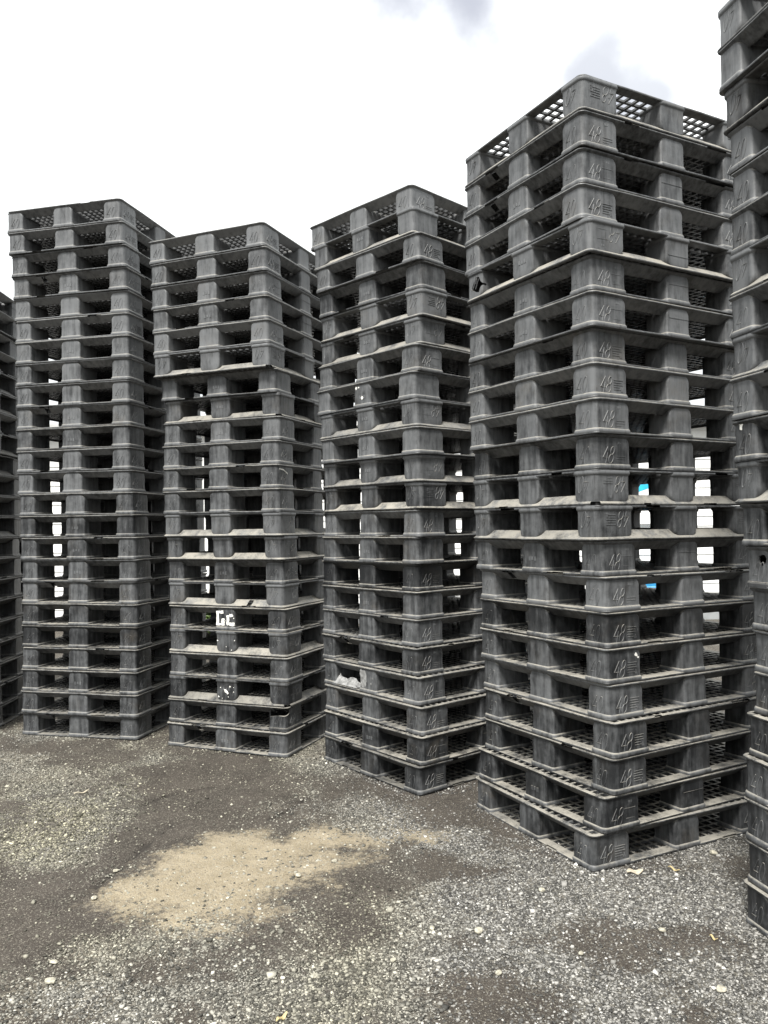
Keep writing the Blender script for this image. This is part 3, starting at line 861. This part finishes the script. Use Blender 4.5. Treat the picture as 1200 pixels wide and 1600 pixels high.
paint(None, b_, [speck(.85, .82, .05), speck(.9, .7, .03)], 'paint_fleck', 'pale scuff spots', (-1, -1), side='y')
b_ = HAND[(2, 8)][1][(-1, -1)]
paint(None, b_, [speck(rj.uniform(.35, .9), rj.uniform(.2, .75), rj.uniform(.008, .03)) for _ in range(16)], 'paint_fleck', 'spattered pale paint', (-1, -1), side='y', mat=M_WRAP)
# torn wrap in the left opening of the middle stack's fourth pallet
mb = MB(); r_ = random.Random(8); nu, nv_ = 14, 8; vs = []; 
for v in range(nv_):
    for u in range(nu):
        U = u / (nu - 1); V = v / (nv_ - 1)
        top = .018 + .034 * (abs(math.sin(U * 7.5)) ** .7) + r_.uniform(-.01, .01) * V
        if U < .2: top += .075
        vs.append((-HX + .006 + .05 * V * (1 - .6 * U) + r_.uniform(-.006, .006), .44 - .40 * U, .016 + V * top))
fs = [(v * nu + u, v * nu + u + 1, (v + 1) * nu + u + 1, (v + 1) * nu + u) for v in range(nv_ - 1) for u in range(nu - 1)]
mb.add(vs, fs); mb.add([(x + .0025, y, z - .001) for x, y, z in vs], [tuple(reversed(f)) for f in fs])
o = link('plastic_wrap', mb.mesh('plastic_wrap', [M_WRAP], 50), HAND[(3, 4)][0]); o['label'] = 'torn whitish wrap caught in the opening'
b_ = HAND[(3, 4)][1][(-1, 0)]
paint(None, b_, [rough([(.02, .1), (.35, .05), (.45, .5), (.3, .95), (.03, .98)], 4, .05), speck(.7, .3, .04), speck(.8, .6, .03)], 'paint_smear', 'chalky white smear', (-1, 0), mat=M_WRAP)

for o in list(COL.objects):
    if '_ij' in o: del o['_ij']

# ------------------------------------------------------------------ single stones, straw, a leaf
def rock_mesh(r, seed, flat=.6):
    bm = bmesh.new(); bmesh.ops.create_icosphere(bm, subdivisions=2, radius=r); r_ = random.Random(seed)
    k = [Vector((r_.gauss(0, 1), r_.gauss(0, 1), r_.gauss(0, 1))).normalized() for _ in range(7)]
    for v in bm.verts:
        d = v.co.normalized()
        for c in k:
            h = d.dot(c)
            if h > .62: v.co -= c * (v.co.dot(c) - .68 * r) * .9
        v.co.z *= flat; v.co.x *= 1.25
    me = bpy.data.meshes.new('stone'); bm.to_mesh(me); bm.free(); me.materials.append(M_ROCK); return me
ROCKS = [(78, 1535, 15, 'largest pale yellowish stone on dark ground near the bottom left corner'),
         (147, 1404, 9, 'flat pale stone just left of the tip of the sandy patch'),
         (180, 1361, 8, 'small pale stone by a crack, up and left of the sandy patch'),
         (84, 1504, 10, 'flat grey stone above the largest pale stone, bottom left'),
         (466, 1368, 10, 'round pale stone in the dark spot at the right of the sandy patch'),
         (522, 1346, 9, 'whitish stone on the sandy patch beside its right end'),
         (847, 1391, 11, 'white flat stone in front of the near corner of the big stack'),
         (748, 1455, 13, 'white stone with straight edge among gravel in the lower middle'),
         (675, 1451, 9, 'small white stone among gravel, left of centre foreground'),
         (614, 1501, 10, 'grey-white stone in coarse gravel near the bottom middle'),
         (780, 1521, 10, 'pale stone on dark soil at the bottom, below the big stack'),
         (1127, 1547, 14, 'long flat pale stone near the bottom right corner'),
         (1035, 1454, 10, 'pale stone on fine gravel left of the right edge stack'),
         (908, 1490, 8, 'small pinkish-white stone in brown gravel at lower right'),
         (1115, 1333, 10, 'pale stone beside the bottom pallet at its right end')]
for i, (px, py, dpx, lab) in enumerate(ROCKS):
    p = g(px, py); r = dpx / 2 * (p - CAM_INV.translation).length / F_PX
    o = link('stone', rock_mesh(r * .95, i + 3, random.uniform(.45, .7))); o.location = (p.x, p.y, p.z + r * .2); o.rotation_euler = (0, 0, random.uniform(0, 6))
    tag(o, lab, 'stone', 'single stones lying on the yard')
def sliver(px, py, length, rz, mat, name, lab, cat, wd=.006):
    p = g(px, py); mb = MB(); n = 6; ra = []
    for k in range(n + 1):
        t = k / n - .5; w_ = wd * (1 - (2 * t) ** 2 * .75) ; z = .006 + .006 * math.sin(k * 1.3)
        ra.append([(t * length, -w_, z), (t * length, w_, z + .002), (t * length, w_, z + .004), (t * length, -w_, z + .003)])
    mb.rings(ra); o = link(name, mb.mesh(name, [mat], 40)); o.location = (p.x, p.y, p.z - .003); o.rotation_euler = (0, 0, rz); tag(o, lab, cat)
sliver(1053, 1359, .060, -.9, M_STRAW, 'wood_chip', 'yellow splinter of wood in front of the big stack', 'wood chip', .005)
sliver(1115, 1467, .04, -1.1, M_STRAW, 'wood_chip', 'thin yellow-brown splinter near the right edge stack', 'wood chip', .004)
sliver(440, 1592, .05, .9, M_STRAW, 'dry_leaf', 'narrow yellow leaf at the bottom edge', 'leaf', .008)
sliver(992, 1363, .075, .05, M_DRYLEAF, 'dry_leaf', 'crumpled pale leaf at the near foot of the big stack', 'leaf', .020)
sliver(127, 1239, .09, .7, M_DRYLEAF, 'twig', 'short pale twig on the gravel in front of the tall left stack', 'twig', .004)

# ------------------------------------------------------------------ what shows through the gaps: a white building, shrubs, a drum
WY = 13.0; WX0, WX1, WH = -11.0, 13.0, 3.15
GZ = float(ground_z(0, WY))
bld = empty('white_building', (0, WY, GZ)); tag(bld, 'long low building with white horizontal siding behind the pallet stacks', 'building')
DX0, DX1, DH = -4.3, -2.93, 2.75
mb = MB(); board = .155; z = .12
def lap(xa, xb, z0, z1):
    mb.add([(xa, -.012, z0), (xb, -.012, z0), (xb, .004, z1), (xa, .004, z1), (xa, .02, z0), (xb, .02, z0)], [(0, 1, 2, 3), (0, 4, 5, 1)])
while z < WH - .02:
    z1 = min(z + board, WH)
    if z < DH: lap(WX0, DX0 - .08, z, z1); lap(DX1 + .08, WX1, z, z1)
    else: lap(WX0, WX1, z, z1)
    z = z1
mb.box(WX0, DX0 - .08, .022, .20, .02, WH); mb.box(DX1 + .08, WX1, .022, .20, .02, WH); mb.box(DX0 - .08, DX1 + .08, .022, .20, DH + .06, WH)
mb.box(WX0, WX0 + .2, .205, 6, .02, WH); mb.box(WX1 - .2, WX1, .205, 6, .02, WH); mb.box(WX0 + .205, WX1 - .205, 5.8, 6, .02, WH)
link('wall', mb.mesh('wall', [M_SIDING]), bld)
mb = MB(); mb.box(WX0 - .02, WX1 + .02, -.03, .0, -.05, .11); link('plinth', mb.mesh('plinth', [M_TRIM]), bld)
mb = MB()
mb.rings([[(WX0 - .3, -.35, WH + .02), (WX0 - .3, 6.3, WH + .55), (WX0 - .3, 6.3, WH + .63), (WX0 - .3, -.35, WH + .10)], [(WX1 + .3, -.35, WH + .02), (WX1 + .3, 6.3, WH + .55), (WX1 + .3, 6.3, WH + .63), (WX1 + .3, -.35, WH + .10)]])
link('roof', mb.mesh('roof', [M_ROOF]), bld)
mb = MB(); z = .0
while z < DH - .01:
    mb.box(DX0 + .012, DX1 - .012, .03 + .006 * (round(z / .1) % 2), .08, z + .005, min(z + .098, DH)); z += .1
dr = link('door', mb.mesh('door', [M_TRIM]), bld); dr['label'] = 'grey slatted door'
mb = MB(); mb.box(DX0 - .08, DX0 + .01, -.03, .09, 0, DH); mb.box(DX1 - .01, DX1 + .08, -.03, .09, 0, DH); mb.box(DX0 - .08, DX1 + .08, -.033, .087, DH + .002, DH + .075)
link('door_frame', mb.mesh('door_frame', [M_SIDING]), dr)
# sign board with a slanting cyan band
sg = empty('sign_board', (4.15, WY - .02, GZ + 1.55)); tag(sg, 'white board with a slanting cyan band on the wall behind the big stack', 'sign')
mb = MB(); mb.box(-.55, .55, -.03, -.002, 0, 1.15); link('board', mb.mesh('board', [M_SIDING]), sg)
mb = MB(); mb.rings([[(-.54, -.034, .34), (.54, -.034, .72), (.54, -.034, .83), (-.54, -.034, .48)], [(-.54, -.031, .34), (.54, -.031, .72), (.54, -.031, .83), (-.54, -.031, .48)]])
link('band', mb.mesh('band', [M_CYAN]), sg)
# blue drum
dm = empty('blue_drum', (4.12, 12.3, GZ)); tag(dm, 'blue plastic drum by the white wall behind the big stack', 'drum')
mb = MB(); prof = [(.27, 0), (.285, .02), (.285, .27), (.297, .285), (.297, .31), (.285, .325), (.285, .56), (.297, .575), (.297, .60), (.285, .615), (.285, .84), (.27, .87), (.255, .88), (.25, .86)]
mb.rings([[(r * math.cos(k * math.pi / 16), r * math.sin(k * math.pi / 16), z) for k in range(32)] for r, z in prof]); link('body', mb.mesh('body', [M_BLUE], 35), dm)
mb = MB(); mb.rings([[(.12 + .04 * math.cos(k * math.pi / 8), .04 * math.sin(k * math.pi / 8), z) for k in range(16)] for z in (.855, .895)]); link('cap', mb.mesh('cap', [M_BLUE], 35), dm)

def leaves(mb, centre, rad, n, size, r_):
    cx, cy, cz = centre
    lobes = [(Vector((r_.gauss(0, .45) * rad[0], r_.gauss(0, .45) * rad[1], r_.gauss(0, .42) * rad[2])), r_.uniform(.28, .55)) for _ in range(16)]
    for _ in range(n):
        c, q = r_.choice(lobes)
        d = Vector((r_.gauss(0, 1), r_.gauss(0, 1), r_.gauss(0, 1))).normalized() * (r_.random() ** .45) * q
        p = Vector((cx, cy, cz)) + c + Vector((d.x * rad[0], d.y * rad[1], d.z * rad[2]))
        if p.z < .02: continue
        a = Vector((r_.gauss(0, 1), r_.gauss(0, 1), r_.gauss(0, .6))).normalized(); b2 = a.cross(Vector((r_.gauss(0, .6), r_.gauss(0, .6), 1))).normalized()
        s = size * r_.uniform(.6, 1.3)
        mb.add([p - a * s, p + b2 * s * .42, p + a * s, p - b2 * s * .42], [(0, 1, 2, 3)])
def tree(x, y, h, rad, n, lab, seed, cat='tree'):
    r_ = random.Random(seed); z0 = float(ground_z(x, y))
    t = empty('leafy_tree' if cat == 'tree' else 'leafy_bush', (x, y, z0)); tag(t, lab, cat)
    mb = MB(); leaves(mb, (0, 0, h - rad[2] * .9), rad, n, .085, r_); link('crown', mb.mesh('crown', [M_LEAF]), t)
    mb = MB(); mb.tube([(0, 0, 0), (.05, .02, h * .3), (-.03, .04, h * .6), (.02, 0, h * .85)], [.12, .09, .06, .02] if cat == 'tree' else [.03, .025, .02, .01], 8)
    for k in range(6):
        a = r_.uniform(0, 6.28); zz_ = h * r_.uniform(.35, .7)
        mb.tube([(0, 0, zz_), (rad[0] * .3 * math.cos(a), rad[1] * .3 * math.sin(a), zz_ + .25), (rad[0] * .6 * math.cos(a), rad[1] * .6 * math.sin(a), zz_ + .5)], [.04, .025, .01] if cat == 'tree' else [.015, .01, .005], 6)
    link('trunk', mb.mesh('trunk', [M_BARK], 50), t)
tree(6.4, 20.5, 5.2, (1.9, 1.6, 1.5), 5200, 'green tree above the roof of the white building, seen past the big stack', 41)
tree(-3.7, 20.8, 4.6, (1.7, 1.5, 1.3), 4600, 'green tree above the roof of the white building, seen through the lowest stack', 42)
tree(-2.75, 11.9, .40, (.55, .4, .22), 1300, 'low green bush at the foot of the white wall', 43, 'bush')
